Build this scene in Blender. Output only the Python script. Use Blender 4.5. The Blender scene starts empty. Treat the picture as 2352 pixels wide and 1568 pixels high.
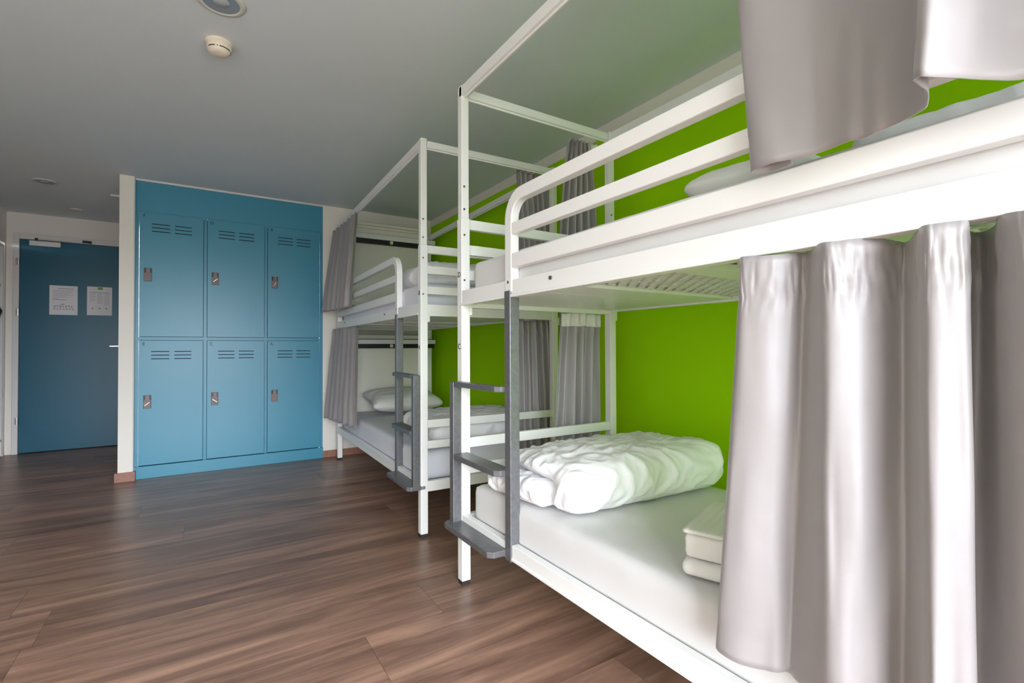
import bpy, bmesh, math, random
from mathutils import Vector, Matrix, noise
random.seed(7)
C = bpy.context.scene.collection
sc = bpy.context.scene

# ------------------------------------------------------------------ camera, world, light, exposure
H = 1.05
F_PX, YAW, PITCH, ROLL = 1132.7, 0.568677, 0.013925, -0.0037666
fw = Vector((math.sin(YAW)*math.cos(PITCH), math.cos(YAW)*math.cos(PITCH), math.sin(PITCH)))
rt = Vector((math.cos(YAW), -math.sin(YAW), 0)); up = rt.cross(fw)
r2 = math.cos(ROLL)*rt + math.sin(ROLL)*up; u2 = -math.sin(ROLL)*rt + math.cos(ROLL)*up
cam = bpy.data.cameras.new('camera'); cam.sensor_width = 36; cam.lens = F_PX/2352*36
cam.clip_start = 0.02; cam.clip_end = 60
co = bpy.data.objects.new('camera', cam); C.objects.link(co); sc.camera = co
co.matrix_world = Matrix(((r2.x, u2.x, -fw.x, 0), (r2.y, u2.y, -fw.y, 0), (r2.z, u2.z, -fw.z, H), (0, 0, 0, 1)))

w = bpy.data.worlds.new('world'); sc.world = w; w.use_nodes = True
# overcast sky above the horizon, dim ground and houses below it
wn_, wl_ = w.node_tree.nodes, w.node_tree.links
wtc = wn_.new('ShaderNodeTexCoord'); wsp = wn_.new('ShaderNodeSeparateXYZ'); wl_.new(wtc.outputs['Generated'], wsp.inputs[0])
wmr = wn_.new('ShaderNodeMapRange'); wmr.inputs[1].default_value = -1; wmr.inputs[2].default_value = 1; wl_.new(wsp.outputs['Z'], wmr.inputs[0])
wcr = wn_.new('ShaderNodeValToRGB'); e_ = wcr.color_ramp.elements
e_[0].position = 0; e_[0].color = (.15, .15, .15, 1); e_[1].position = 1; e_[1].color = (.80, .90, 1.04, 1)
for p_, c_ in ((.495, (.17, .175, .18, 1)), (.515, (.58, .63, .70, 1)), (.60, (.92, .96, 1.04, 1))):
    k_ = e_.new(p_); k_.color = c_
wl_.new(wmr.outputs[0], wcr.inputs[0]); wl_.new(wcr.outputs[0], wn_['Background'].inputs[0])
wn_['Background'].inputs[1].default_value = 10.5

def area(name, loc, rot, sx, sy, power, col):
    l = bpy.data.lights.new(name, 'AREA'); l.shape = 'RECTANGLE'; l.size = sx; l.size_y = sy
    l.energy = power; l.color = col
    o = bpy.data.objects.new(name, l); C.objects.link(o); o.location = loc; o.rotation_euler = rot
    return l
BACK = -1.9           # inside face of the window wall behind the camera
WX0, WX1, WZ0, WZ1 = -1.1, 1.95, 0.30, 2.12
# portal in the window opening behind the camera: guides the sky light into the room
pt = area('window_portal', ((WX0+WX1)/2, BACK-0.10, (WZ0+WZ1)/2), (math.radians(90), 0, 0), WX1-WX0, WZ1-WZ0, 1, (1, 1, 1))
pt.cycles.is_portal = True

sc.view_settings.view_transform = 'Standard'; sc.view_settings.look = 'None'
sc.view_settings.gamma = 1; sc.view_settings.use_curve_mapping = False
sc.view_settings.exposure = 1.62
sc.cycles.use_denoising = True
sc.cycles.max_bounces = 10; sc.cycles.diffuse_bounces = 6; sc.cycles.glossy_bounces = 4
sc.cycles.sample_clamp_indirect = 6

# ------------------------------------------------------------------ materials
def new_mat(name):
    m = bpy.data.materials.new(name); m.use_nodes = True
    return m, m.node_tree.nodes, m.node_tree.links, m.node_tree.nodes['Principled BSDF']
def mat(name, col, rough=.5, metal=0, spec=.5, bump=None, var=0, varscale=3, sheen=0, coat=0):
    m, n, l, b = new_mat(name)
    b.inputs['Base Color'].default_value = (*col, 1); b.inputs['Roughness'].default_value = rough
    b.inputs['Metallic'].default_value = metal; b.inputs['Specular IOR Level'].default_value = spec
    b.inputs['Sheen Weight'].default_value = sheen; b.inputs['Coat Weight'].default_value = coat
    tc = n.new('ShaderNodeTexCoord')
    if var:
        t = n.new('ShaderNodeTexNoise'); t.inputs['Scale'].default_value = varscale; t.inputs['Detail'].default_value = 4
        l.new(tc.outputs['Object'], t.inputs['Vector'])
        mx = n.new('ShaderNodeMixRGB'); mx.blend_type = 'MULTIPLY'; mx.inputs[0].default_value = 1
        cr = n.new('ShaderNodeValToRGB'); cr.color_ramp.elements[0].color = (1-var,)*3+(1,); cr.color_ramp.elements[1].color = (1, 1, 1, 1)
        cr.color_ramp.elements[0].position = .3; cr.color_ramp.elements[1].position = .7
        l.new(t.outputs['Fac'], cr.inputs[0]); mx.inputs[1].default_value = (*col, 1); l.new(cr.outputs[0], mx.inputs[2])
        l.new(mx.outputs[0], b.inputs['Base Color'])
    if bump:
        t = n.new('ShaderNodeTexNoise'); t.inputs['Scale'].default_value = bump[0]; t.inputs['Detail'].default_value = 3
        l.new(tc.outputs['Object'], t.inputs['Vector'])
        bp = n.new('ShaderNodeBump'); bp.inputs['Strength'].default_value = bump[1]; bp.inputs['Distance'].default_value = bump[2]
        l.new(t.outputs['Fac'], bp.inputs['Height']); l.new(bp.outputs[0], b.inputs['Normal'])
    return m
def striped_mat(name, col, rough, axis, period, depth, bump_noise=None):
    m, n, l, b = new_mat(name)
    b.inputs['Base Color'].default_value = (*col, 1); b.inputs['Roughness'].default_value = rough
    tc = n.new('ShaderNodeTexCoord'); wv = n.new('ShaderNodeTexWave'); wv.wave_type = 'BANDS'
    wv.bands_direction = axis; wv.inputs['Scale'].default_value = 2*math.pi/(20*period) * 1.0
    wv.inputs['Distortion'].default_value = .25; wv.inputs['Detail'].default_value = 1
    l.new(tc.outputs['Object'], wv.inputs['Vector'])
    bp = n.new('ShaderNodeBump'); bp.inputs['Strength'].default_value = .5; bp.inputs['Distance'].default_value = depth
    l.new(wv.outputs['Fac'], bp.inputs['Height']); l.new(bp.outputs[0], b.inputs['Normal'])
    return m
M = {}
M['white_metal'] = mat('white_powder_coat', (.86, .86, .85), .32, bump=(600, .05, .0005))
M['dark_steel'] = mat('dark_grey_hammered_steel', (.17, .17, .18), .36, .3, bump=(350, .35, .0006), var=.25, varscale=60)
M['wall'] = mat('white_wall_paint', (.82, .775, .72), .65, bump=(220, .12, .001))
M['ceiling'] = mat('matt_ceiling_paint', (.69, .735, .775), .8, bump=(160, .1, .001))
M['green'] = mat('lime_green_wall_paint', (.35, .69, .0), .7, 0, .10, bump=(180, .12, .001))
M['blue'] = mat('blue_satin_paint', (.052, .265, .39), .34, bump=(120, .08, .0008))
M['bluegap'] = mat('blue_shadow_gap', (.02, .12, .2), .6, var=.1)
M['door'] = mat('petrol_blue_door_paint', (.003, .10, .165), .36, bump=(120, .06, .0008))
M['doorframe'] = mat('light_door_frame_paint', (.72, .70, .69), .45, bump=(90, .05, .0005))
M['base'] = mat('red_brown_skirting', (.36, .17, .12), .4, var=.25, varscale=30)
M['black'] = mat('black_plastic', (.012, .012, .012), .4, var=.1)
M['rubber'] = mat('black_rubber', (.02, .02, .02), .7, var=.1)
M['ink'] = mat('black_print', (.02, .02, .02), .6, var=.05)
M['slot'] = mat('dark_slot', (.004, .02, .03), .8, var=.05)
M['letter'] = mat('dark_blue_letter', (.01, .045, .075), .6, var=.05)
M['bolt'] = mat('dull_steel_bolt', (.25, .24, .23), .35, .8, var=.2, varscale=200)
M['steel'] = mat('brushed_steel', (.55, .53, .51), .32, 1, bump=(300, .1, .0003))
M['lock'] = mat('bronze_grey_lock_metal', (.19, .155, .15), .5, .3, bump=(300, .15, .0004), var=.2, varscale=80)
M['lockdark'] = mat('dark_lock_recess', (.03, .025, .03), .4, .4, var=.1)
M['paper'] = mat('white_paper', (.82, .80, .82), .7, var=.03)
M['paperink'] = mat('grey_printing', (.40, .39, .40), .8, var=.1)
M['papergreen'] = mat('green_print', (.22, .42, .08), .8, var=.1)
M['cream'] = mat('cream_plastic', (.80, .70, .58), .42, var=.04)
M['trimring'] = mat('matt_white_trim_ring', (.66, .67, .62), .5, var=.04)
M['reflector'] = mat('satin_reflector', (.5, .52, .56), .35, .6, var=.05)
M['diffuser'] = mat('frosted_lamp_cover', (.45, .48, .52), .35, var=.05)
M['closer'] = mat('silver_painted_closer', (.70, .69, .68), .4, .2, var=.03)
M['glass'] = mat('pane', (.8, .9, .9), .05)
M['glass'].node_tree.nodes['Principled BSDF'].inputs['Transmission Weight'].default_value = 1
M['sheet'] = striped_mat('striped_white_sheet', (.70, .69, .69), .6, 'Y', .012, .00012)
M['sheetblue'] = striped_mat('cool_white_sheet', (.76, .77, .84), .6, 'Y', .012, .0001)
def crumple_mat(name, col, scale, dist):
    m, n, l, b = new_mat(name); b.inputs['Base Color'].default_value = (*col, 1); b.inputs['Roughness'].default_value = .65
    tc = n.new('ShaderNodeTexCoord'); mp = n.new('ShaderNodeMapping'); mp.inputs['Scale'].default_value = (.8, 2.3, 1.2); mp.inputs['Rotation'].default_value = (0, 0, .5)
    l.new(tc.outputs['Object'], mp.inputs[0])
    t = n.new('ShaderNodeTexNoise'); t.noise_type = 'RIDGED_MULTIFRACTAL'; t.inputs['Scale'].default_value = scale; t.inputs['Detail'].default_value = 3; t.inputs['Distortion'].default_value = .6
    l.new(mp.outputs[0], t.inputs['Vector'])
    bp = n.new('ShaderNodeBump'); bp.inputs['Strength'].default_value = .38; bp.inputs['Distance'].default_value = dist
    l.new(t.outputs['Fac'], bp.inputs['Height']); l.new(bp.outputs[0], b.inputs['Normal'])
    return m
M['duvet'] = crumple_mat('white_cotton', (.86, .86, .88), 9, .012)
M['pillow'] = crumple_mat('white_pillow_cotton', (.84, .83, .82), 5, .006)
M['towel'] = mat('white_terry', (.88, .88, .87), .9, bump=(500, .6, .002))
M['ribbed'] = striped_mat('ribbed_white_cloth', (.85, .86, .82), .8, 'Y', .02, .004)
M['band'] = mat('white_header_tape', (.80, .79, .75), .8, bump=(400, .2, .0006))

def curtain_mat(name, col, rough=.42, spec=.6, sheen=.35):
    m, n, l, b = new_mat(name)
    b.inputs['Base Color'].default_value = (*col, 1); b.inputs['Roughness'].default_value = rough
    b.inputs['Specular IOR Level'].default_value = spec
    b.inputs['Sheen Weight'].default_value = sheen; b.inputs['Sheen Roughness'].default_value = .4
    tc = n.new('ShaderNodeTexCoord')
    t = n.new('ShaderNodeTexNoise'); t.inputs['Scale'].default_value = 900
    l.new(tc.outputs['Object'], t.inputs['Vector'])
    t2 = n.new('ShaderNodeTexNoise'); t2.inputs['Scale'].default_value = 7; t2.inputs['Detail'].default_value = 2
    l.new(tc.outputs['Object'], t2.inputs['Vector'])
    bp = n.new('ShaderNodeBump'); bp.inputs['Strength'].default_value = .12; bp.inputs['Distance'].default_value = .0006
    l.new(t.outputs['Fac'], bp.inputs['Height'])
    bp2 = n.new('ShaderNodeBump'); bp2.inputs['Strength'].default_value = .35; bp2.inputs['Distance'].default_value = .012
    l.new(t2.outputs['Fac'], bp2.inputs['Height']); l.new(bp.outputs[0], bp2.inputs['Normal'])
    l.new(bp2.outputs[0], b.inputs['Normal'])
    return m
M['curtain'] = curtain_mat('grey_satin_curtain', (.305, .282, .285), .48, .9, .35)

def floor_mat():
    m, n, l, b = new_mat('brown_wood_planks')
    tc = n.new('ShaderNodeTexCoord'); sp = n.new('ShaderNodeSeparateXYZ'); l.new(tc.outputs['Object'], sp.inputs[0])
    def math_(op, a, b_=None, c=None):
        x = n.new('ShaderNodeMath'); x.operation = op
        for i, v in enumerate((a, b_, c)):
            if v is None: continue
            if isinstance(v, (int, float)): x.inputs[i].default_value = v
            else: l.new(v, x.inputs[i])
        return x.outputs[0]
    PW, PL = .29, 1.95
    v = math_('DIVIDE', math_('SUBTRACT', sp.outputs['Y'], 1.82), PW)
    row = math_('FLOOR', v); fv = math_('SUBTRACT', v, row)
    wn = n.new('ShaderNodeTexWhiteNoise'); wn.noise_dimensions = '1D'; l.new(math_('ADD', row, 31.7), wn.inputs['W'])
    u = math_('ADD', math_('DIVIDE', sp.outputs['X'], PL), wn.outputs['Value'])
    cell = math_('FLOOR', u); fu = math_('SUBTRACT', u, cell)
    cb = n.new('ShaderNodeCombineXYZ'); l.new(row, cb.inputs[0]); l.new(cell, cb.inputs[1])
    wn2 = n.new('ShaderNodeTexWhiteNoise'); wn2.noise_dimensions = '3D'; l.new(cb.outputs[0], wn2.inputs['Vector'])
    # grain coordinates: stretched along x, shifted for every plank
    sh = n.new('ShaderNodeVectorMath'); sh.operation = 'MULTIPLY_ADD'
    l.new(wn2.outputs['Color'], sh.inputs[0]); sh.inputs[1].default_value = (17, 9, 5); l.new(tc.outputs['Object'], sh.inputs[2])
    mp = n.new('ShaderNodeMapping'); mp.inputs['Scale'].default_value = (1.1, 11, 1); l.new(sh.outputs[0], mp.inputs[0])
    g1 = n.new('ShaderNodeTexNoise'); g1.inputs['Scale'].default_value = 1.0; g1.inputs['Detail'].default_value = 9; g1.inputs['Roughness'].default_value = .62; g1.inputs['Distortion'].default_value = .9
    l.new(mp.outputs[0], g1.inputs['Vector'])
    mp2 = n.new('ShaderNodeMapping'); mp2.inputs['Scale'].default_value = (4, 75, 1); l.new(sh.outputs[0], mp2.inputs[0])
    g2 = n.new('ShaderNodeTexNoise'); g2.inputs['Scale'].default_value = 1.0; g2.inputs['Detail'].default_value = 5; g2.inputs['Roughness'].default_value = .6
    l.new(mp2.outputs[0], g2.inputs['Vector'])
    cr = n.new('ShaderNodeValToRGB'); e = cr.color_ramp.elements
    e[0].position = .25; e[0].color = (.105, .052, .034, 1); e[1].position = .78; e[1].color = (.46, .262, .175, 1)
    k = cr.color_ramp.elements.new(.5); k.color = (.25, .137, .093, 1)
    l.new(g1.outputs['Fac'], cr.inputs[0])
    m1 = n.new('ShaderNodeMixRGB'); m1.blend_type = 'OVERLAY'; m1.inputs[0].default_value = .35
    l.new(cr.outputs[0], m1.inputs[1]); l.new(g2.outputs['Fac'], m1.inputs[2])
    hs = n.new('ShaderNodeHueSaturation'); l.new(m1.outputs[0], hs.inputs['Color'])
    l.new(math_('MULTIPLY_ADD', wn2.outputs['Value'], .32, .86), hs.inputs['Value'])
    hs.inputs['Saturation'].default_value = .95
    ev = math_('MINIMUM', fv, math_('SUBTRACT', 1.0, fv)); eu = math_('MINIMUM', fu, math_('SUBTRACT', 1.0, fu))
    dm = math_('MINIMUM', math_('MULTIPLY', ev, PW), math_('MULTIPLY', eu, PL))
    seam = math_('LESS_THAN', dm, .0011)
    m2 = n.new('ShaderNodeMixRGB'); m2.blend_type = 'MULTIPLY'; m2.inputs[2].default_value = (.45, .4, .38, 1)
    l.new(math_('MULTIPLY', seam, .8), m2.inputs[0]); l.new(hs.outputs[0], m2.inputs[1]); l.new(m2.outputs[0], b.inputs['Base Color'])
    rr = math_('MULTIPLY_ADD', g2.outputs['Fac'], .18, .26); l.new(rr, b.inputs['Roughness'])
    b.inputs['Specular IOR Level'].default_value = .5
    bp = n.new('ShaderNodeBump'); bp.inputs['Strength'].default_value = .18; bp.inputs['Distance'].default_value = .0012
    hh = math_('SUBTRACT', g2.outputs['Fac'], seam); l.new(hh, bp.inputs['Height']); l.new(bp.outputs[0], b.inputs['Normal'])
    return m
M['floor'] = floor_mat()

# ------------------------------------------------------------------ helpers
class MB:
    def __init__(s): s.v = []; s.f = []
    def box(s, x0, x1, y0, y1, z0, z1):
        if x1 < x0: x0, x1 = x1, x0
        if y1 < y0: y0, y1 = y1, y0
        if z1 < z0: z0, z1 = z1, z0
        b = len(s.v)
        s.v += [(x0,y0,z0),(x1,y0,z0),(x1,y1,z0),(x0,y1,z0),(x0,y0,z1),(x1,y0,z1),(x1,y1,z1),(x0,y1,z1)]
        s.f += [[b+i for i in q] for q in ((0,3,2,1),(4,5,6,7),(0,1,5,4),(1,2,6,5),(2,3,7,6),(3,0,4,7))]
        return s
    def cyl(s, c, r, h, axis='z', n=32, r2=None):
        r2 = r if r2 is None else r2; b = len(s.v)
        for k, (rr, d) in enumerate(((r, 0), (r2, h))):
            for i in range(n):
                a = 2*math.pi*i/n; p, q = rr*math.cos(a), rr*math.sin(a)
                s.v.append({'z': (c[0]+p, c[1]+q, c[2]+d), 'y': (c[0]+p, c[1]+d, c[2]+q), 'x': (c[0]+d, c[1]+p, c[2]+q)}[axis])
        for i in range(n):
            j = (i+1) % n; s.f.append([b+i, b+j, b+n+j, b+n+i])
        s.f.append([b+i for i in range(n)][::-1]); s.f.append([b+n+i for i in range(n)])
        return s
    def lathe(s, c, prof, n=48):
        b = len(s.v); k = len(prof)
        for i in range(n):
            a = 2*math.pi*i/n
            for r, z in prof: s.v.append((c[0]+r*math.cos(a), c[1]+r*math.sin(a), c[2]+z))
        for i in range(n):
            j = (i+1) % n
            for q in range(k-1): s.f.append([b+i*k+q, b+j*k+q, b+j*k+q+1, b+i*k+q+1])
        return s
    def sweep_yz(s, path, x0, x1, w):
        """a flat tube, w wide in the y-z plane, x0..x1 deep, along path [(y,z)]"""
        b = len(s.v); n = len(path)
        for i, p in enumerate(path):
            a = path[max(0, i-1)]; c = path[min(n-1, i+1)]
            t = Vector((c[0]-a[0], c[1]-a[1])).normalized(); nn = Vector((-t.y, t.x))
            P = Vector(p); q1 = P+nn*w/2; q2 = P-nn*w/2
            s.v += [(x0, q1.x, q1.y), (x1, q1.x, q1.y), (x1, q2.x, q2.y), (x0, q2.x, q2.y)]
        for i in range(n-1):
            o = b+4*i
            for k in range(4): s.f.append([o+k, o+(k+1) % 4, o+4+(k+1) % 4, o+4+k])
        s.f.append([b, b+3, b+2, b+1]); o = b+4*(n-1); s.f.append([o, o+1, o+2, o+3])
        return s
    def build(s, name, m, parent=None, bevel=0, smooth=False):
        me = bpy.data.meshes.new(name); me.from_pydata(s.v, [], s.f); me.update()
        bm = bmesh.new(); bm.from_mesh(me); bmesh.ops.recalc_face_normals(bm, faces=bm.faces); bm.to_mesh(me); bm.free()
        me.materials.append(m)
        o = bpy.data.objects.new(name, me); C.objects.link(o)
        if parent: o.parent = parent
        if smooth:
            for p in me.polygons: p.use_smooth = True
        if bevel:
            md = o.modifiers.new('bevel', 'BEVEL'); md.width = bevel; md.segments = 2; md.limit_method = 'ANGLE'; md.angle_limit = .6
        return o
def bx(*a): return MB().box(*a)
def tag(o, label=None, cat=None, group=None, kind=None):
    if label: o['label'] = label
    if cat: o['category'] = cat
    if group: o['group'] = group
    if kind: o['kind'] = kind
    return o
def empty(name, loc=(0, 0, 0), rz=0):
    o = bpy.data.objects.new(name, None); C.objects.link(o); o.location = loc; o.rotation_euler = (0, 0, rz); o.empty_display_size = .1
    return o
def struct(name, mb, m, label, cat='room', bevel=0):
    o = mb.build(name, m, None, bevel); tag(o, label, cat, None, 'structure'); return o
def text_mesh(name, body, size, m, parent, loc, rot, depth=.0006):
    cu = bpy.data.curves.new(name, 'FONT'); cu.body = body; cu.size = size; cu.extrude = depth; cu.align_x = 'CENTER'; cu.align_y = 'CENTER'
    tmp = bpy.data.objects.new('tmp', cu); C.objects.link(tmp)
    bpy.context.view_layer.update()
    me = bpy.data.meshes.new_from_object(tmp.evaluated_get(bpy.context.evaluated_depsgraph_get()))
    bpy.data.objects.remove(tmp); me.name = name; me.materials.clear(); me.materials.append(m)
    o = bpy.data.objects.new(name, me); C.objects.link(o); o.parent = parent; o.location = loc; o.rotation_euler = rot
    return o
R = math.radians

# ------------------------------------------------------------------ room
CE = 2.45; XG = 2.16; YF = 5.023; XL = -1.62; YD = 6.914; T = .12
fl = struct('floor', bx(XL-.6, XG+T, BACK-T, YD+T, -.06, 0), M['floor'], 'brown wood plank floor', 'floor')
struct('ceiling', bx(XL-.6, XG+T, BACK-T, YD+T, CE, CE+.06), M['ceiling'], 'plain pale grey ceiling', 'ceiling')
struct('wall_right', bx(XG, XG+T, BACK, YF+T, 0, CE), M['green'], 'lime green wall behind the bunk beds', 'wall')
struct('trim_1', bx(XG-.008, XG, BACK, YF, 2.375, CE), M['wall'], 'white painted strip above the green wall', 'trim', .001)
struct('wall_far', bx(1.03, XG, YF, YF+T, 0, CE), M['wall'], 'white wall at the head of the far bunk', 'wall')
struct('baseboard_far', bx(1.03, XG, YF-.013, YF, 0, .066), M['base'], 'reddish brown skirting on the white wall', 'skirting', .002)
struct('wall_partition', bx(-.525, -.43, 4.978, YD, 0, CE), M['wall'], 'white end of the partition beside the lockers', 'wall', .002)
struct('baseboard_partition', MB().box(-.545, -.412, 4.962, 5.02, 0, .075).box(-.545, -.525, 5.02, YD-.02, 0, .075), M['base'], 'reddish brown skirting around the partition end', 'skirting', .003)
struct('wall_door', MB().box(XL-.6, -1.564, YD, YD+T, 0, CE).box(-1.564, -.61, YD, YD+T, 2.236, CE).box(-.61, -.4, YD, YD+T, 0, CE).box(-1.7, -.5, YD+T, YD+T+.1, -.06, CE), M['wall'], 'white wall around the entrance door, with an added light-blocking slab behind it', 'wall')  # last box: unseen slab added behind the door to block leaking sky light
struct('wall_left', MB().box(XL-T, XL, BACK, 5.75, 0, CE).box(XL-T, XL, 5.75, YD, 2.12, CE).box(XL-T, XL, 6.86, YD, 0, 2.12), M['wall'], 'plain white wall on the left', 'wall')
wb = MB(); wb.box(XL-T, WX0, BACK-T, BACK, 0, CE).box(WX1, XG+T, BACK-T, BACK, 0, CE).box(WX0, WX1, BACK-T, BACK, 0, WZ0).box(WX0, WX1, BACK-T, BACK, WZ1, CE)
struct('wall_window', wb, M['wall'], 'wall with the window behind the viewer', 'wall')
wf = MB()
for a, b_ in ((WX0, WX0+.06), (WX1-.06, WX1), ((WX0+WX1)/2-.03, (WX0+WX1)/2+.03)): wf.box(a, b_, BACK-.08, BACK-.02, WZ0, WZ1)
wf.box(WX0, WX1, BACK-.08, BACK-.02, WZ0, WZ0+.06).box(WX0, WX1, BACK-.08, BACK-.02, WZ1-.06, WZ1).box(WX0-.05, WX1+.05, BACK-.02, BACK+.12, WZ0-.035, WZ0)
struct('window_1', wf, M['doorframe'], 'white two pane window frame behind the viewer', 'window', .003)

# entrance door
dr = empty('door_1', (0, YD, 0)); tag(dr, 'petrol blue entrance door at the end of the passage', 'door', None, 'structure')
fr = MB().box(-1.564, -1.519, -.035, T, 0, 2.236).box(-.652, -.61, -.035, T, 0, 2.236).box(-1.519, -.652, -.035, T, 2.182, 2.236)
fr.build('door_frame', M['doorframe'], dr, .004)
lf = bx(-1.517, -.654, -.020, .03, .008, 2.180).build('door_leaf', M['door'], dr, .003)
for z in (1.948, 1.435, .335):
    h = MB().cyl((-1.524, -.034, z-.035), .009, .07, 'z', 16).box(-1.545, -1.524, -.038, -.034, z-.035, z+.035).build('hinge', M['steel'], dr, .001)
    h['label'] = 'steel door hinge'
hd = MB().box(-.712, -.676, -.028, -.020, 1.02, 1.16).cyl((-.694, -.065, 1.09), .009, .04, 'y', 16).box(-.80, -.690, -.072, -.056, 1.081, 1.099).build('door_handle', M['steel'], dr, .003)
cl = empty('door_closer', (0, 0, 0)); cl.parent = dr
bx(-1.441, -1.202, -.062, -.020, 2.118, 2.170).build('closer_body', M['closer'], cl, .004)
arm = MB().box(-1.40, -.975, -.052, -.044, 2.184, 2.192).build('closer_arm', M['steel'], cl, .001)
MB().box(-1.03, -.955, -.052, -.036, 2.186, 2.214).cyl((-1.39, -.047, 2.168), .012, .03, 'z', 16).build('arm_bracket', M['black'], cl, .001)

def paper(x0, x1, z0, z1, label, kind):
    t = empty('notice', ((x0+x1)/2, YD-.0215, z0)); tag(t, label, 'notice', None)
    wd, hh = x1-x0, z1-z0
    bx(-wd/2, wd/2, -.0012, 0, 0, hh).build('paper_sheet', M['paper'], t)
    p = MB()
    def ln(a, b_, z, th=.0035): p.box(-wd/2+a*wd, -wd/2+b_*wd, -.0016, -.0011, z*hh-th/2, z*hh+th/2)
    if kind == 0:
        ln(.30, .85, .90, .006)
        for i in range(7): ln(.12, (.88, .8, .84, .7, .86, .6, .75)[i], .83-.038*i, .0026)
        ln(.12, .62, .52, .006); ln(.12, .3, .56, .004)
        ln(.40, .52, .36, .010)
        for i in range(7): p.box(-wd/2+(.16+.1*i)*wd, -wd/2+(.16+.1*i+.055)*wd, -.0016, -.0011, (.25+.02*(i % 2))*hh, (.31+.01*(i % 3))*hh)
        for i in range(7): p.box(-wd/2+(.14+.11*i)*wd, -wd/2+(.14+.11*i+.07)*wd, -.0016, -.0011, .18*hh, .215*hh)
    else:
        for c0, c1, nn in ((.1, .36, 9), (.4, .64, 11), (.68, .92, 12)):
            for i in range(nn): ln(c0, c1-.03*(i % 3), .76-.034*i, .0024)
        ln(.1, .9, .80, .006)
        for a in (.22, .5, .77): MB().cyl((-wd/2+a*wd, -.0016, .24*hh), .009, .0005, 'y', 12).build('printed_symbol', M['paperink'], t)
    p.build('printed_lines', M['paperink'], t)
    if kind: bx(-wd/2+.42*wd, -wd/2+.62*wd, -.0018, -.0011, .90*hh, .985*hh).build('green_logo_square', M['papergreen'], t)
    return t
paper(-1.292, -1.069, 1.419, 1.725, 'white printed sheet on the blue door, the left one with no green mark', 0)
paper(-.993, -.783, 1.424, 1.731, 'white printed sheet with a small green square at its top on the blue door', 1)

# open wardrobe recess at the far left
wd = empty('open_wardrobe', (XL, 6.3, 0)); tag(wd, 'white open wardrobe cabinet in the left wall beside the blue door', 'wardrobe')
MB().box(-.56, 0, -.55, -.53, .02, 2.1).box(-.56, 0, .525, .545, .02, 2.1).box(-.56, -.545, -.53, .525, .02, 2.1).box(-.56, 0, -.53, .525, 2.08, 2.1).box(-.545, 0, -.53, .525, .15, .17).box(-.56, -.01, -.53, .525, .0, .15).build('cabinet_body', M['doorframe'], wd, .002)
bx(-.545, -.012, -.53, .525, 1.685, 1.705).build('shelf', M['doorframe'], wd, .002)
hk = MB().cyl((-.015, .52, 1.53), .012, .0, 'y', 12)
def blob(name, m, cx, cy, cz, rx, ry, rz, parent=None, amp=.15, freq=12, sub=3):
    bm = bmesh.new(); bmesh.ops.create_icosphere(bm, subdivisions=sub, radius=1)
    for v in bm.verts:
        d = 1+amp*noise.noise(v.co*freq/6+Vector((cx*9, 3, cz*7)))
        v.co = Vector((cx+v.co.x*rx*d, cy+v.co.y*ry*d, cz+v.co.z*rz*d))
    me = bpy.data.meshes.new(name); bm.to_mesh(me); bm.free(); me.materials.append(m)
    for p in me.polygons: p.use_smooth = True
    o = bpy.data.objects.new(name, me); C.objects.link(o)
    if parent: o.parent = parent
    return o
kn = MB().box(XL-.03, XL-.014, 6.76, 6.823, 1.455, 1.475).box(XL-.03, XL-.014, 6.755, 6.765, 1.455, 1.51).build('coat_hook', M['black'], None, .002)
tag(kn, 'small black coat hook inside the open wardrobe at the far left', 'hook')
bg = blob('black_cap', M['black'], XL-.035, 6.745, 1.42, .045, .05, .055, None, .5, 20); tag(bg, 'small black cap hanging inside the open wardrobe at the far left', 'cap')

# ------------------------------------------------------------------ lockers
lk = empty('locker_bank', (0, YF, 0)); tag(lk, 'bank of six blue metal lockers built into the wall', 'lockers')
cx = MB()
cx.box(-.428, 1.03, .010, .45, 2.19, 2.435)                      # plain panel on top
cx.box(-.428, -.402, .010, .45, .1, 2.19).box(1.004, 1.03, .010, .45, .1, 2.19)
cx.box(.048, .072, .010, .45, .1, 2.19).box(.522, .544, .010, .45, .1, 2.19)
cx.box(-.402, 1.004, .0115, .45, 1.13, 1.155).box(-.402, 1.004, .0115, .45, 2.183, 2.19)
cx.build('carcass', M['blue'], lk)
bx(-.43, 1.032, -.012, .45, 0, .1).build('plinth', M['blue'], lk, .002)
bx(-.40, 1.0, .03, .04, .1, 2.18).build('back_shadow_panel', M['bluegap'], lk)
struct('trim_2', bx(-.43, 1.03, YF-.002, YF+.03, 2.435, CE), M['doorframe'], 'thin white line between lockers and ceiling', 'trim')
struct('trim_3', bx(-.432, -.426, 4.99, YF+.02, .0, CE), M['doorframe'], 'thin pale edge strip left of the lockers', 'trim')
letters = {(0, 1): 'F', (1, 1): 'D', (2, 1): 'B', (0, 0): 'E', (1, 0): 'C', (2, 0): 'A'}
keyang = {'F': None, 'D': 40, 'B': 60, 'E': 40, 'C': -35, 'A': None}
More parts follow.
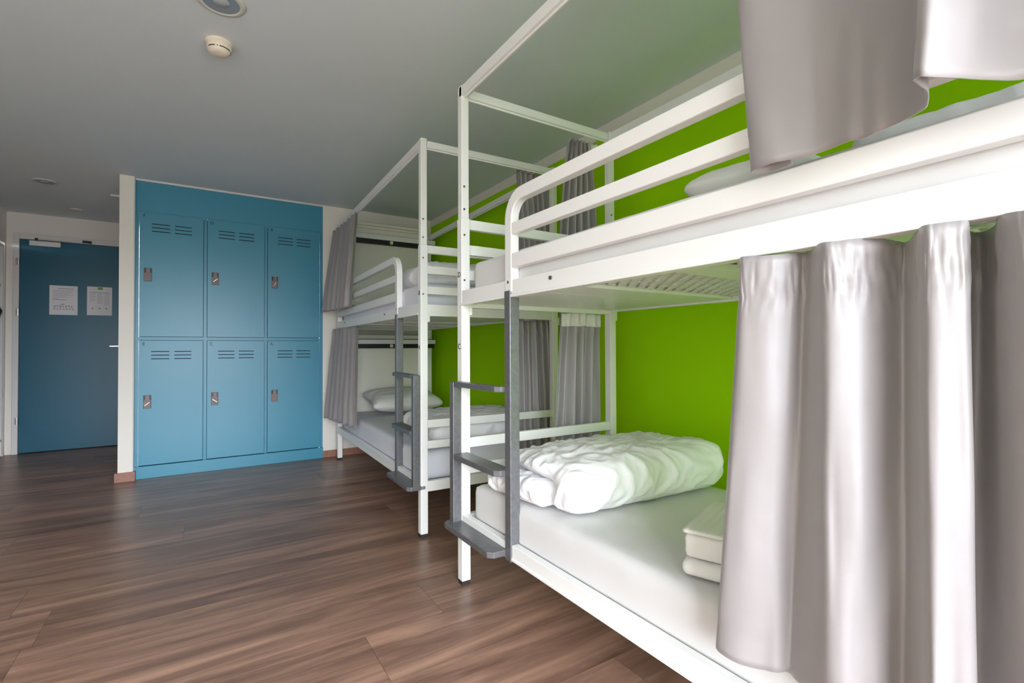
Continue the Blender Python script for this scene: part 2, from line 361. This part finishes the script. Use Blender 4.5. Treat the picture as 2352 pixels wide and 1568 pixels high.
for ci, (xa, xb) in enumerate(((-.399, .045), (.075, .519), (.547, 1.001))):
    for ri, (za, zb) in enumerate(((.106, 1.127), (1.158, 2.181))):
        L = letters[(ci, ri)]
        d = bx(xa, xb, -.003, .016, za, zb).build('locker_door', M['blue'], lk, .0012)
        d['label'] = 'blue locker door marked ' + L
        s = MB(); wdt = (xb-xa)
        for k in range(3):
            z = zb-.092-.030*k
            for u0, u1 in ((.185, .465), (.54, .81)):
                bx(xa+u0*wdt, xa+u1*wdt, -.0046, -.0026, z-.0032, z+.0032).build('vent_slot', M['slot'], d)
        lx = xa+.058; lz = 1.667 if ri else .623
        if ci: lz -= 0
        p = bx(lx-.0265, lx+.0265, -.012, -.003, lz-.054, lz+.054).build('lock_plate', M['lock'], d, .003)
        bx(lx-.026, lx-.012, -.0135, -.0115, lz+.014, lz+.051).build('lock_recess', M['lockdark'], d)
        bx(lx+.014, lx+.026, -.0135, -.0115, lz+.014, lz+.051).build('lock_recess', M['lockdark'], d)
        kc = MB().cyl((lx, -.017, lz-.014), .012, .005, 'y', 20).build('lock_knob', M['lock'], d, .001)
        if keyang[L] is not None:
            k = bx(-.021, .021, -.024, -.020, -.0022, .0022).build('key', M['steel'], d, .0006)
            k.location = (lx, 0, lz-.016); k.rotation_euler = (0, -R(keyang[L]), 0)
        text_mesh('letter', L, .038, M['letter'], d, (xa+.032, -.0036, zb-.030), (R(90), 0, 0))

# ------------------------------------------------------------------ ceiling fittings
def downlight(x, y, r, label):
    t = empty('ceiling_downlight', (x, y, CE)); tag(t, label, 'ceiling light', None)
    MB().lathe((0, 0, 0), [(r*.72, -.004), (r*.76, -.010), (r*.97, -.006), (r, 0), (r*.9, .0), (r*.72, .0), (r*.72, -.004)]).build('trim_ring', M['trimring'], t, 0, True)
    MB().lathe((0, 0, 0), [(r*.74, -.0075), (r*.6, -.0055), (r*.45, -.003), (r*.3, -.0018), (.0001, -.0012)]).build('reflector', M['reflector'], t, 0, True)
    MB().lathe((0, 0, 0), [(r*.34, -.0022), (r*.3, -.006), (.0001, -.008)]).build('lamp_cover', M['diffuser'], t, 0, True)
downlight(.077, 2.285, .089, 'round recessed downlight in the ceiling above the smoke detector, near the top edge')
downlight(-1.07, 5.52, .085, 'round recessed downlight in the passage ceiling before the blue door')
det = empty('smoke_detector', (.08, 2.60, CE)); tag(det, 'round cream smoke detector on the ceiling', 'smoke detector')
MB().lathe((0, 0, 0), [(.055, 0), (.056, -.008), (.052, -.012), (.0001, -.012)]).build('mounting_base', M['cream'], det, 0, True)
MB().lathe((0, 0, 0), [(.050, -.012), (.0515, -.022), (.051, -.030), (.047, -.036), (.0465, -.0362)]).build('detector_body', M['cream'], det, 0, True)
MB().lathe((0, 0, 0), [(.0465, -.0362), (.0455, -.040), (.040, -.050), (.028, -.056), (.0001, -.058)]).build('detector_cap', M['cream'], det, 0, True)
g = MB()
for a0, a1 in ((-150, -112), (-103, -98), (-90, -30), (-18, 60), (80, 150)):
    n = max(2, int((a1-a0)/6)); b = len(g.v)
    for i in range(n+1):
        a = R(a0+(a1-a0)*i/n)
        for rr, zz in ((.0478, -.0345), (.0470, -.0385)): g.v.append((rr*1.012*math.cos(a), rr*1.012*math.sin(a), zz))
    for i in range(n): o = b+2*i; g.f.append([o, o+2, o+3, o+1])
g.build('smoke_inlet', M['slot'], det)
hb = bx(-.66, -.53, 5.65, 5.70, CE-.02, CE).build('ceiling_sensor', M['closer'], None, .002); tag(hb, 'narrow pale strip on the passage ceiling against the partition', 'ceiling strip')
sp = MB().lathe((-1.02, 6.46, CE), [(.05, 0), (.05, -.006), (.03, -.012), (.0001, -.014)]).build('ceiling_vent', M['trimring'], None, 0, True); tag(sp, 'small round vent on the ceiling just in front of the blue door', 'vent')

# ------------------------------------------------------------------ bunk beds
W_, L_, PS = .943, 2.29, .043      # width, length, post side
def make_bunk(name, loc, rz, s, letter_pair, label):
    """s=+1: head end lies away from the ladder end in +y, s=-1: in -y"""
    root = empty(name, loc, rz); tag(root, label, 'bunk bed', 'white metal bunk beds')
    wm = M['white_metal']
    def b(mb, *a):                       # local box with mirrored y
        x0, x1, y0, y1, z0, z1 = a; mb.box(x0, x1, s*y0, s*y1, z0, z1); return mb
    for px, py in ((0, 0), (W_-PS, 0), (0, L_-PS), (W_-PS, L_-PS)):
        p = MB(); b(p, px, px+PS, py, py+PS, .018, 1.635)
        po = p.build('post', wm, root, .003)
        q = MB(); b(q, px+.003, px+PS-.003, py+.003, py+PS-.003, 1.635, 2.236); q.build('post_extension', wm, po, .003)
        c = MB(); b(c, px+.002, px+PS-.002, py+.002, py+PS-.002, 0, .020); c.build('foot_cap', M['rubber'], po, .002)
        if py == 0:
            for z in (1.777, 1.675, 1.559, 1.356):
                bl = MB(); bl.cyl((px+PS*.35, (-.002 if s > 0 else -PS), z) if s > 0 else (px+PS*.35, -PS-.001, z), .005, .003, 'y', 12)
                bl.build('bolt', M['bolt'], po)
            br = MB(); b(br, px+PS, px+PS+.013, .002, PS-.002, 1.20, 1.25) if px == 0 else b(br, px+PS, px+PS+.012, .002, PS-.002, 1.20, 1.25)
            br.build('beam_bracket', wm, po, .002)
    # side beams: lower and upper, aisle and wall side
    for z0, z1 in ((.262, .315), (1.246, 1.308)):
        for x0 in (0.0, W_-.032):
            m = MB(); b(m, x0+.001, x0+.031, PS, L_-PS, z0, z1)
            if x0 == 0: b(m, x0-.003, x0+.034, PS, L_-PS, z0-.004, z0+.006)
            m.build('side_beam', wm, root, .002)
        for y0 in (.004, L_-.036):
            m = MB(); b(m, PS, W_-PS, y0, y0+.032, z0-.012, z1-.008); m.build('end_beam', wm, root, .002)
    # end rails
    for y0 in (.008, L_-.033):
        for z0, z1 in ((.488, .532), (.605, .650), (1.358, 1.402), (1.473, 1.518), (1.589, 1.634)):
            m = MB(); b(m, PS-.002, W_-PS+.002, y0, y0+.025, z0, z1); m.build('end_rail', wm, root, .002)
    # wall-side rails
    for z0, z1 in ((1.352, 1.400), (1.597, 1.642)):
        m = MB(); b(m, W_-.030, W_-.006, PS, L_-PS, z0, z1)
        if z0 > 1.5: m.build('wall_side_rail', wm, root, .002)
    # canopy frame
    for x0 in (.003, W_-.033):
        m = MB(); b(m, x0, x0+.030, PS*.4, L_-PS*.4, 2.185, 2.230); b(m, x0+.012, x0+.018, PS, L_-PS, 2.177, 2.186); m.build('canopy_rail', wm, root, .002)
    for y0 in (.006, L_-.036):
        m = MB(); b(m, PS, W_-PS, y0, y0+.030, 2.188, 2.226); b(m, PS, W_-PS, y0+.012, y0+.018, 2.180, 2.190); m.build('canopy_rail', wm, root, .002)
    # guard rail with rounded corner above the ladder
    g = MB(); ya, yb_ = .437, L_-PS*.5; zt = 1.621; rr = .085
    path = [(ya, 1.262), (ya, zt-rr)] + [(ya+rr-rr*math.cos(a), zt-rr+rr*math.sin(a)) for a in [R(9*k) for k in range(1, 11)]] + [(yb_, zt)]
    g.sweep_yz([(s*y, z) for y, z in path], -.003, .033, .046)
    gr = g.build('guard_rail', wm, root, .004)
    for z0, z1 in ((1.477, 1.521), (1.352, 1.406)):
        m = MB(); b(m, -.001, .030, ya-.005, L_-PS, z0, z1); m.build('guard_bar', wm, gr, .003)
    for y in (.70, L_-.35): MB().cyl((-.0035, s*y, 1.285), .007, .006, 'x', 12).build('bolt', M['bolt'], gr)
    MB().cyl((-.0035, s*(ya), 1.30), .006, .006, 'x', 12).build('bolt', M['bolt'], gr)
    # ladder
    ld = empty('ladder'); ld.parent = root
    ds = M['dark_steel']
    m = MB(); b(m, -.006, .037, ya-.023, ya+.017, .252, 1.268); m.build('ladder_upright', ds, ld, .003)
    m = MB(); b(m, -.041, -.004, .003, .040, .270, .902); m.build('ladder_upright', ds, ld, .003)
    def tread(x0, x1, z, th, cut):
        bm = bmesh.new(); y0, y1 = .040, ya-.022
        if cut: y0 = .0
        pts = [(x0, y0+.02), (x0+.02, y0), (x1, y0), (x1, y1), (x0+.02, y1), (x0, y1-.02)]
        vs = [bm.verts.new((x, s*y, z-th)) for x, y in pts]; f = bm.faces.new(vs)
        r = bmesh.ops.extrude_face_region(bm, geom=[f]); bmesh.ops.translate(bm, vec=(0, 0, th), verts=[v for v in r['geom'] if isinstance(v, bmesh.types.BMVert)])
        bmesh.ops.recalc_face_normals(bm, faces=bm.faces)
        me = bpy.data.meshes.new('ladder_tread'); bm.to_mesh(me); bm.free(); me.materials.append(ds)
        o = bpy.data.objects.new('ladder_tread', me); C.objects.link(o); o.parent = ld
        md = o.modifiers.new('bevel', 'BEVEL'); md.width = .003; md.segments = 2
    tread(-.075, .03, .288, .024, True)
    tread(-.045, .03, .588, .024, False)
    tread(-.041, .0, .905, .022, False)
    # bed bases: plates and expanded-metal fields
    for zb in (.285, 1.268):
        bb = empty('bed_base'); bb.parent = root
        pl = MB(); seg = [(.036, .56), (.566, .76)]
        y = .76; fields = []
        while y < L_-.2:
            fields.append((y+.004, min(y+.36, L_-.12))); seg.append((min(y+.366, L_-.12), min(y+.466, L_-.036))); y += .47
        for a, c in seg:
            if c > a:
                pl = MB(); b(pl, .033, W_-.034, a, c, zb-.014, zb)
                pl.build('base_plate', wm, bb, .001)
        for a, c in fields:
            ms = MB()
            k = 0; yy = a+.006
            while yy < c-.03:
                b(ms, .033, W_-.034, yy-.001, yy+.001, zb-.003, zb-.001)          # cross strand
                xx = .045+(k % 2)*.024
                while xx < W_-.05:
                    b(ms, xx, xx+.009, yy-.001, yy+.030, zb-.005, zb-.002); xx += .048
                yy += .028; k += 1
            b(ms, .033, W_-.034, a, a+.006, zb-.004, zb); b(ms, .033, W_-.034, c-.006, c, zb-.004, zb)
            ms.build('mesh_panel', M['mesh'], bb)
    # the letters on the ladder post
    for L, z in letter_pair:
        text_mesh('letter', L, .036, M['ink'], root, (-.0006, s*.021, z), (R(90), 0, R(-90)))
    # headboards with reading shelf
    for zt_, top, strip, bottom in ((2.29, 2.177, (2.078, 2.122), 1.50), (1.23, 1.147, (1.056, 1.098), .40)):
        hb = empty('headboard'); hb.parent = root
        y1 = L_-PS-.002
        m = MB(); b(m, PS, W_-PS, y1-.006, y1+.006, bottom, zt_-.045); m.build('headboard_panel', M['board'], hb, .002)
        m = MB(); b(m, PS+.001, W_+.02, y1-.052, y1-.007, strip[1]+.001, top-.006); m.build('shelf_ledge', wm, hb, .002)
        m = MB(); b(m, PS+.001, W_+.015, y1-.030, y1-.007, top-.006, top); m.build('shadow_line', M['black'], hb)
        m = MB(); b(m, PS+.001, W_+.01, y1-.045, y1-.007, strip[0], strip[1]); m.build('lamp_strip', M['black'], hb, .002)
        m = MB(); m.cyl((.50, s*(y1-.046) if s > 0 else s*(y1-.034), (strip[0]+strip[1])/2+.002), .017, -.014*s, 'y', 24); m.build('reading_lamp', M['cream'], hb, .002)
        for z in ((zt_-.05, zt_-.02) if top > 2 else (.50, .61)):
            m = MB(); b(m, PS, W_-PS, y1-.022, y1-.008, z-.012, z+.012); m.build('panel_rib', M['board'], hb, .002)
    return root
M['board'] = mat('cream_headboard_lacquer', (.86, .82, .73), .45, var=.03)
M['mesh'] = mat('white_expanded_metal', (.80, .80, .77), .45, var=.15, varscale=40)
near = make_bunk('bunk_bed', (.993, 2.013, 0), 0, -1, (('D', 1.381), ('C', 1.058)), 'white metal bunk bed nearest the viewer, letters D and C on its post')
far = make_bunk('bunk_bed', (1.050, 2.588, 0), R(-2.0), 1, (('B', 1.362), ('A', 1.058)), 'white metal bunk bed at the far end, against the white wall')

# ------------------------------------------------------------------ soft goods
def cloth_box(name, m, loc, rz, sx, sy, sz, rad=.05, res=.02, seed=0, wr=.0, wfreq=9, stretch=(1, 1, 1), puff=0, cap=None, post=None):
    """rounded box of cloth: base at z=0, wrinkled by ridged noise"""
    nx, ny, nz = max(4, int(sx/res)), max(4, int(sy/res)), max(3, int(sz/res))
    vid = {}; vs = []; fs = []
    def vert(i, j, k):
        if (i, j, k) in vid: return vid[(i, j, k)]
        P = Vector(((i/nx-.5)*sx, (j/ny-.5)*sy, k/nz*sz))
        r = min(rad, sx/2-.001, sy/2-.001, sz/2-.001)
        q = Vector((max(-sx/2+r, min(sx/2-r, P.x)), max(-sy/2+r, min(sy/2-r, P.y)), max(r, min(sz-r, P.z))))
        d = P-q
        if d.length > 1e-6:
            nrm = d.normalized(); P = q+nrm*r
        else: nrm = Vector((0, 0, 0))
        if puff and P.z > sz*.3:
            a = 1-(abs(P.x)/(sx/2))**2.4; c = 1-(abs(P.y)/(sy/2))**2.4
            P.z += puff*max(0, a)*max(0, c)*((P.z/sz-.3)/.7)
        if post: P, nrm = post(P, nrm, sx, sy, sz)
        if wr:
            S = Vector((P.x*stretch[0], P.y*stretch[1], P.z*stretch[2]))*wfreq+Vector((seed*7.3, seed*3.1, seed))
            wp = S+noise.noise_vector(S*.35)*1.3
            nval = (1-abs(noise.noise(wp))*2)**2*.6+noise.noise(wp*2.3)*.35+(1-abs(noise.noise(wp*1.9+Vector((9, 9, 9))))*2)**2*.3-.4
            fade = min(1, max(.15, P.z/.03)) if sz > .03 else 1
            P = P+(nrm if nrm.length > .5 else Vector((0, 0, 1)))*nval*wr*fade
            P.z = max(.0005, P.z)
        vs.append(P); vid[(i, j, k)] = len(vs)-1; return len(vs)-1
    for i in range(nx):
        for j in range(ny):
            for k, rev in ((0, True), (nz, False)):
                f = [vert(i, j, k), vert(i+1, j, k), vert(i+1, j+1, k), vert(i, j+1, k)]; fs.append(f[::-1] if rev else f)
    for i in range(nx):
        for k in range(nz):
            for j, rev in ((0, False), (ny, True)):
                f = [vert(i, j, k), vert(i+1, j, k), vert(i+1, j, k+1), vert(i, j, k+1)]; fs.append(f[::-1] if rev else f)
    for j in range(ny):
        for k in range(nz):
            for i, rev in ((0, True), (nx, False)):
                f = [vert(i, j, k), vert(i, j+1, k), vert(i, j+1, k+1), vert(i, j, k+1)]; fs.append(f[::-1] if rev else f)
    me = bpy.data.meshes.new(name); me.from_pydata([tuple(v) for v in vs], [], fs); me.update()
    for p in me.polygons: p.use_smooth = True
    me.materials.append(m)
    o = bpy.data.objects.new(name, me); C.objects.link(o); o.location = loc; o.rotation_euler = (0, 0, rz)
    return o

def bunk_pt(root, s, lx, ly, z):
    a = root.rotation_euler[2]; x, y = lx, s*ly
    return (root.location[0]+x*math.cos(a)-y*math.sin(a), root.location[1]+x*math.sin(a)+y*math.cos(a), z)
MW, ML, MT = .872, 2.09, .152
for root, s, rz, who in ((near, -1, 0, 'near'), (far, 1, R(-2), 'far')):
    for zb, lvl in ((.289, 'lower'), (1.280, 'upper')):
        mm = M['sheetblue'] if who == 'far' else M['sheet']
        o = cloth_box('mattress', mm, bunk_pt(root, s, .034+MW/2, .085+ML/2, zb), rz, MW, ML, MT+(.012 if lvl == 'lower' else 0), rad=.028, res=.03, puff=.004, wr=.003, wfreq=5, seed=3)
        tag(o, {'near lower': 'thin mattress with fitted striped white sheet on the lower level of the nearest bunk', 'near upper': 'mattress under pale sheet on the upper level of the nearest bunk',
                'far lower': 'mattress with bluish white sheet on the lower level of the far bunk', 'far upper': 'mattress under pale sheet on the upper level of the far bunk'}[who+' '+lvl], 'mattress', 'bunk mattresses')

# big folded duvet on the nearest lower bed
def duvet_post(P, nrm, sx, sy, sz):
    # lower at the far side, high fold at the viewer's side; a rolled-in groove on the aisle end
    t = (P.y/sy+.5)
    hgt = .80+.20*math.sin(min(1, (1-t)*1.3)*math.pi/2)
    hx = .86+.14*min(1, max(0, (P.x/sx+.5)*3))
    P = Vector((P.x, P.y, P.z*hgt*hx))
    P.y += -.05*(P.x/sx)*0
    if P.x < -sx*.40:
        g = math.exp(-((P.z-.45*sz)/.030)**2)*max(0, min(1, (t-.16)*6))
        P.x += g*.075*min(1, (-P.x-sx*.40)/(sx*.07))
    P.x += .02*math.sin(t*7+1)*(P.z/sz)
    return P, nrm
dz = .463
dv = cloth_box('duvet', M['duvet'], (1.475, 1.545, dz), R(-3), .82, .57, .195, rad=.09, res=.008, seed=2, wr=.017, wfreq=8.5, stretch=(1, 1.7, 1.3), puff=.01, post=duvet_post)
tag(dv, 'large rumpled white duvet folded on the lower bed of the nearest bunk', 'duvet', 'white duvets')
blobs = cloth_box('duvet_corner', M['duvet'], (1.085-1.475, .055, .004), R(9), .13, .36, .082, rad=.04, res=.007, seed=9, wr=.016, wfreq=15, puff=.01)
blobs.parent = dv

def duvet_simple(loc, rz, sx, sy, sz, seed, label, wr=.014):
    o = cloth_box('duvet', M['duvet'], loc, rz, sx, sy, sz, rad=min(.07, sz*.48), res=.014, seed=seed, wr=wr, wfreq=7, stretch=(1, 1.4, 1.2), puff=.025)
    tag(o, label, 'duvet', 'white duvets'); return o
ZU = 1.280+MT+.007; ZL = .289+MT+.012+.007
duvet_simple((1.51, .06, ZU), R(1), .72, .86, .055, 5, 'flat white duvet folded on the upper bed of the nearest bunk', .007)
p = bunk_pt(far, 1, .50, .415, ZL); duvet_simple(p, R(-2), .76, .62, .16, 6, 'white duvet folded on the lower bed of the far bunk')
p = bunk_pt(far, 1, .47, .42, ZU-.002); duvet_simple(p, R(-3), .80, .60, .135, 8, 'white duvet folded on the upper bed of the far bunk')

def pillow(loc, rz, rx, sx, sy, sz, seed, label):
    def post(P, nrm, a, b_, c):
        e = (1-(abs(P.x)/(a/2))**3)*(1-(abs(P.y)/(b_/2))**3); e = max(0, e)**.5
        z = c/2+(P.z-c/2)*(.10+.90*e)
        return Vector((P.x*(1-.10*(1-abs(P.y)/(b_/2))*abs(P.x)/(a/2)), P.y, z)), nrm
    o = cloth_box('pillow', M['pillow'], loc, rz, sx, sy, sz, rad=.06, res=.018, seed=seed, wr=.007, wfreq=7, post=post)
    o.rotation_euler = (rx, 0, rz); tag(o, label, 'pillow', 'white pillows'); return o
p = bunk_pt(far, 1, .50, 1.86, ZL+.01); p = (p[0], p[1], p[2]+.035); pillow(p, R(-2), R(11), .66, .46, .17, 4, 'white pillow lying at the head of the far lower bed')

pillow((1.47, .79, ZU), R(4), 0, .60, .33, .135, 14, 'white pillow showing between guard rail and curtain on the nearest upper bed')

# curtains ------------------------------------------------------------
def catmull(pts, n):
    out = []; P = [pts[0]]+list(pts)+[pts[-1]]
    for i in range(1, len(P)-2):
        for k in range(n):
            t = k/n; a, b_, c, d = P[i-1], P[i], P[i+1], P[i+2]
            out.append(tuple(.5*((2*b_[q])+(-a[q]+c[q])*t+(2*a[q]-5*b_[q]+4*c[q]-d[q])*t*t+(-a[q]+3*b_[q]-3*c[q]+d[q])*t**3) for q in range(2)))
    out.append(tuple(pts[-1])); return out
def curtain_mesh(name, top, bot, z1, z0, m, parent=None, nv=40, n=8, head=.09, hem=.06, curve=1.0, pinch=.35, seedv=1, thick=.0018):
    A = catmull(top, n); B = catmull(bot, n); N = len(A)
    mb = MB()
    ca = [sum(p[0] for p in A)/N, sum(p[1] for p in A)/N]
    for j in range(nv+1):
        v = j/nv; z = z1+(z0-z1)*v
        e = v**curve
        for i in range(N):
            x = A[i][0]*(1-e)+B[i][0]*e; y = A[i][1]*(1-e)+B[i][1]*e
            w_ = noise.noise(Vector((i*.11+seedv*5, v*3.5, seedv)))*.006*(.3+v)
            dzz = noise.noise(Vector((i*.05, seedv*3, 0)))*.008*(1 if v > .5 else 1-v*1.2)
            # stitched header tape: tight wrinkles
            hd = math.exp(-((z1-z-head)/.012)**2)*.004
            hh = math.exp(-((z-z0-hem)/.008)**2)*.0015
            w2 = noise.noise(Vector((i*.45, z*26, seedv*2)))*.005*math.exp(-((z1-z-head*.6)/.05)**2)
            mb.v.append((x+w_+hd+hh+w2, y+w_*.6+w2, z+dzz*(1 if v in (0, 1) else .6)))
    for j in range(nv):
        for i in range(N-1):
            a = j*N+i; mb.f.append([a, a+1, a+N+1, a+N])
    me = bpy.data.meshes.new(name); me.from_pydata(mb.v, [], mb.f); me.update(); me.materials.append(m)
    for p_ in me.polygons: p_.use_smooth = True
    o = bpy.data.objects.new(name, me); C.objects.link(o)
    if parent: o.parent = parent
    md = o.modifiers.new('thick', 'SOLIDIFY'); md.thickness = thick; md.offset = 0
    return o
def folds(p0, p1, n, amp, seed, sharp=.25, drift=.25):
    """plan path from p0 to p1 with n folds"""
    rnd = random.Random(seed); d = Vector((p1[0]-p0[0], p1[1]-p0[1])); L = d.length; t = d/L; nn = Vector((-t.y, t.x)); out = []
    K = 2*n
    for k in range(K+1):
        u = (k+(rnd.random()-.5)*2*drift*(0 < k < K))/K
        a = amp*(1 if k % 2 else -1)*(.65+.55*rnd.random())
        q = Vector(p0)+t*L*u+nn*a
        out.append((q.x, q.y))
    return out
CU = M['curtain']
G = 'grey bunk curtains'
# nearest bunk, lower level, hanging on the aisle side
topA = [(1.010, .618), (.985, .626), (.967, .610), (.968, .588), (.980, .556), (1.010, .530), (1.032, .518), (1.022, .500), (.990, .475), (.966, .452), (.968, .430), (.992, .402), (1.028, .380), (1.062, .366), (1.050, .350), (1.005, .325), (.965, .305), (.957, .290), (.968, .268), (.985, .256), (1.02, .264), (1.08, .280), (1.10, .268), (1.06, .243), (1.0, .224), (.972, .206), (.958, .185), (.950, .15), (.955, .11), (.99, .07), (1.03, .04), (1.02, .01), (.97, -.02), (.98, -.05)]
botA = [(1.000, .675), (.972, .684), (.952, .668), (.952, .640), (.962, .602), (.988, .570), (1.012, .552), (1.008, .532), (.980, .490), (.951, .445), (.952, .425), (.972, .398), (1.000, .375), (1.018, .362), (1.010, .346), (.975, .320), (.948, .302), (.942, .288), (.955, .266), (.975, .252), (.995, .264), (1.016, .274), (1.018, .260), (1.012, .240), (.990, .213), (.968, .192), (.952, .170), (.94, .14), (.945, .10), (.975, .06), (1.01, .03), (1.0, .0), (.955, -.03), (.97, -.06)]
c = curtain_mesh('curtain', topA, botA, 1.240, .392, CU, nv=60, n=8, curve=1.1, seedv=1)
tag(c, 'large grey satin curtain filling the lower opening of the nearest bunk', 'curtain', G)
# nearest bunk, upper level, hanging outside the guard rail
topB = [(0.975, 0.575), (0.96, 0.61), (0.935, 0.625), (0.918, 0.605), (0.93, 0.56), (0.955, 0.5), (0.982, 0.455), (0.984, 0.42), (0.978, 0.385), (0.955, 0.345), (0.905, 0.305), (0.862, 0.282), (0.842, 0.268), (0.843, 0.252), (0.875, 0.235), (0.92, 0.213), (0.958, 0.185), (0.972, 0.16), (0.94, 0.13), (0.9, 0.1), (0.88, 0.05), (0.91, 0), (0.95, -0.05), (0.9299999999999999, -0.08)]
botB = [(.982, .513), (.980, .555), (.966, .583), (.946, .572), (.945, .525), (.960, .478), (.966, .445), (.962, .405), (.958, .375), (.950, .345), (0.935, 0.307), (0.904, 0.279), (0.869, 0.266), (0.837, 0.267), (0.816, 0.263), (0.811, 0.248), (0.848, 0.228), (0.892, 0.212), (0.93, 0.182), (0.944, 0.145), (0.91, 0.116), (0.871, 0.087), (0.852, 0.029), (0.9, -0.039)]
c = curtain_mesh('curtain', topB, botB, 2.180, 1.408, CU, nv=50, n=8, curve=1.0, seedv=2)
tag(c, 'grey satin curtain hanging from the canopy outside the guard rail of the nearest bunk', 'curtain', G)
# nearest bunk, foot end beside the wall-side post
c = curtain_mesh('curtain', folds((1.595, 1.965), (1.872, 1.968), 5, .016, 11), folds((1.545, 1.975), (1.86, 1.960), 5, .024, 12), 1.232, .42, CU, nv=30, seedv=3)
c.location = (0, .075, 0); tag(c, 'grey curtain with a white header band on the lower foot end of the nearest bunk', 'curtain', G)
bnd = curtain_mesh('header_band', folds((1.595, 1.957), (1.872, 1.960), 5, .016, 11), folds((1.591, 1.957), (1.872, 1.959), 5, .017, 11), 1.234, 1.165, M['band'], c, nv=8, seedv=3)
c = curtain_mesh('curtain', folds((1.675, 1.968), (1.800, 1.968), 5, .018, 13), folds((1.585, 1.975), (1.86, 1.962), 5, .024, 14), 2.172, 1.36, CU, nv=30, seedv=4, curve=.6)
c.location = (0, .075, 0); tag(c, 'grey curtain on the upper foot end of the nearest bunk, beside the wall-side post', 'curtain', G)
bnd = curtain_mesh('header_band', folds((1.795, 1.957), (1.86, 1.957), 1, .010, 15), folds((1.795, 1.957), (1.862, 1.957), 1, .012, 15), 2.172, 2.075, M['band'], c, nv=8, seedv=5)
# far bunk, foot end
c = curtain_mesh('curtain', folds((1.70, 2.615), (1.985, 2.608), 6, .014, 16), folds((1.70, 2.612), (2.035, 2.590), 6, .018, 17), 1.232, .385, CU, nv=30, seedv=6)
tag(c, 'plain grey curtain on the lower foot end of the far bunk', 'curtain', G)
c = curtain_mesh('curtain', folds((1.70, 2.617), (1.935, 2.610), 6, .014, 18), folds((1.735, 2.615), (2.025, 2.606), 6, .016, 19), 2.188, 1.36, CU, nv=30, seedv=7)
tag(c, 'grey curtain on the upper foot end of the far bunk', 'curtain', G)
# far bunk, head end on the aisle side
c = curtain_mesh('curtain', folds((1.108, 4.86), (1.112, 4.10), 6, .018, 20), folds((1.018, 4.88), (1.075, 4.15), 6, .030, 21), 2.178, 1.400, CU, nv=30, seedv=8)
tag(c, 'grey curtain gathered at the head of the far bunk, upper level by the white wall', 'curtain', G)
c = curtain_mesh('curtain', folds((1.100, 4.86), (1.118, 4.10), 6, .016, 22), folds((1.040, 4.88), (1.092, 4.06), 6, .026, 23), 1.240, .400, CU, nv=30, seedv=9)
tag(c, 'grey curtain gathered at the head of the far bunk, lower level above the mattress', 'curtain', G)

# folded towels on the nearest lower bed
tx, ty, tr = 1.262, .735, R(20)
TB = ZL+.001
o = cloth_box('folded_towel', M['towel'], (tx, ty, TB), tr, .30, .36, .040, rad=.019, res=.012, seed=11, wr=.004, wfreq=14); tag(o, 'plump folded white towel at the bottom of the stack beside the curtain', 'towel', 'folded linen by the curtain')
o = cloth_box('folded_towel', M['towel'], (tx+.005, ty, TB+.043), tr, .285, .35, .062, rad=.014, res=.012, seed=12, wr=.003, wfreq=10); tag(o, 'folded white towel in the middle of the stack beside the curtain', 'towel', 'folded linen by the curtain')
o = cloth_box('folded_pillowcase', M['ribbed'], (tx+.003, ty, TB+.107), tr, .292, .355, .012, rad=.005, res=.012, seed=13, wr=.001, wfreq=12); tag(o, 'ribbed white cloth folded on top of the stack beside the curtain', 'cloth', 'folded linen by the curtain')
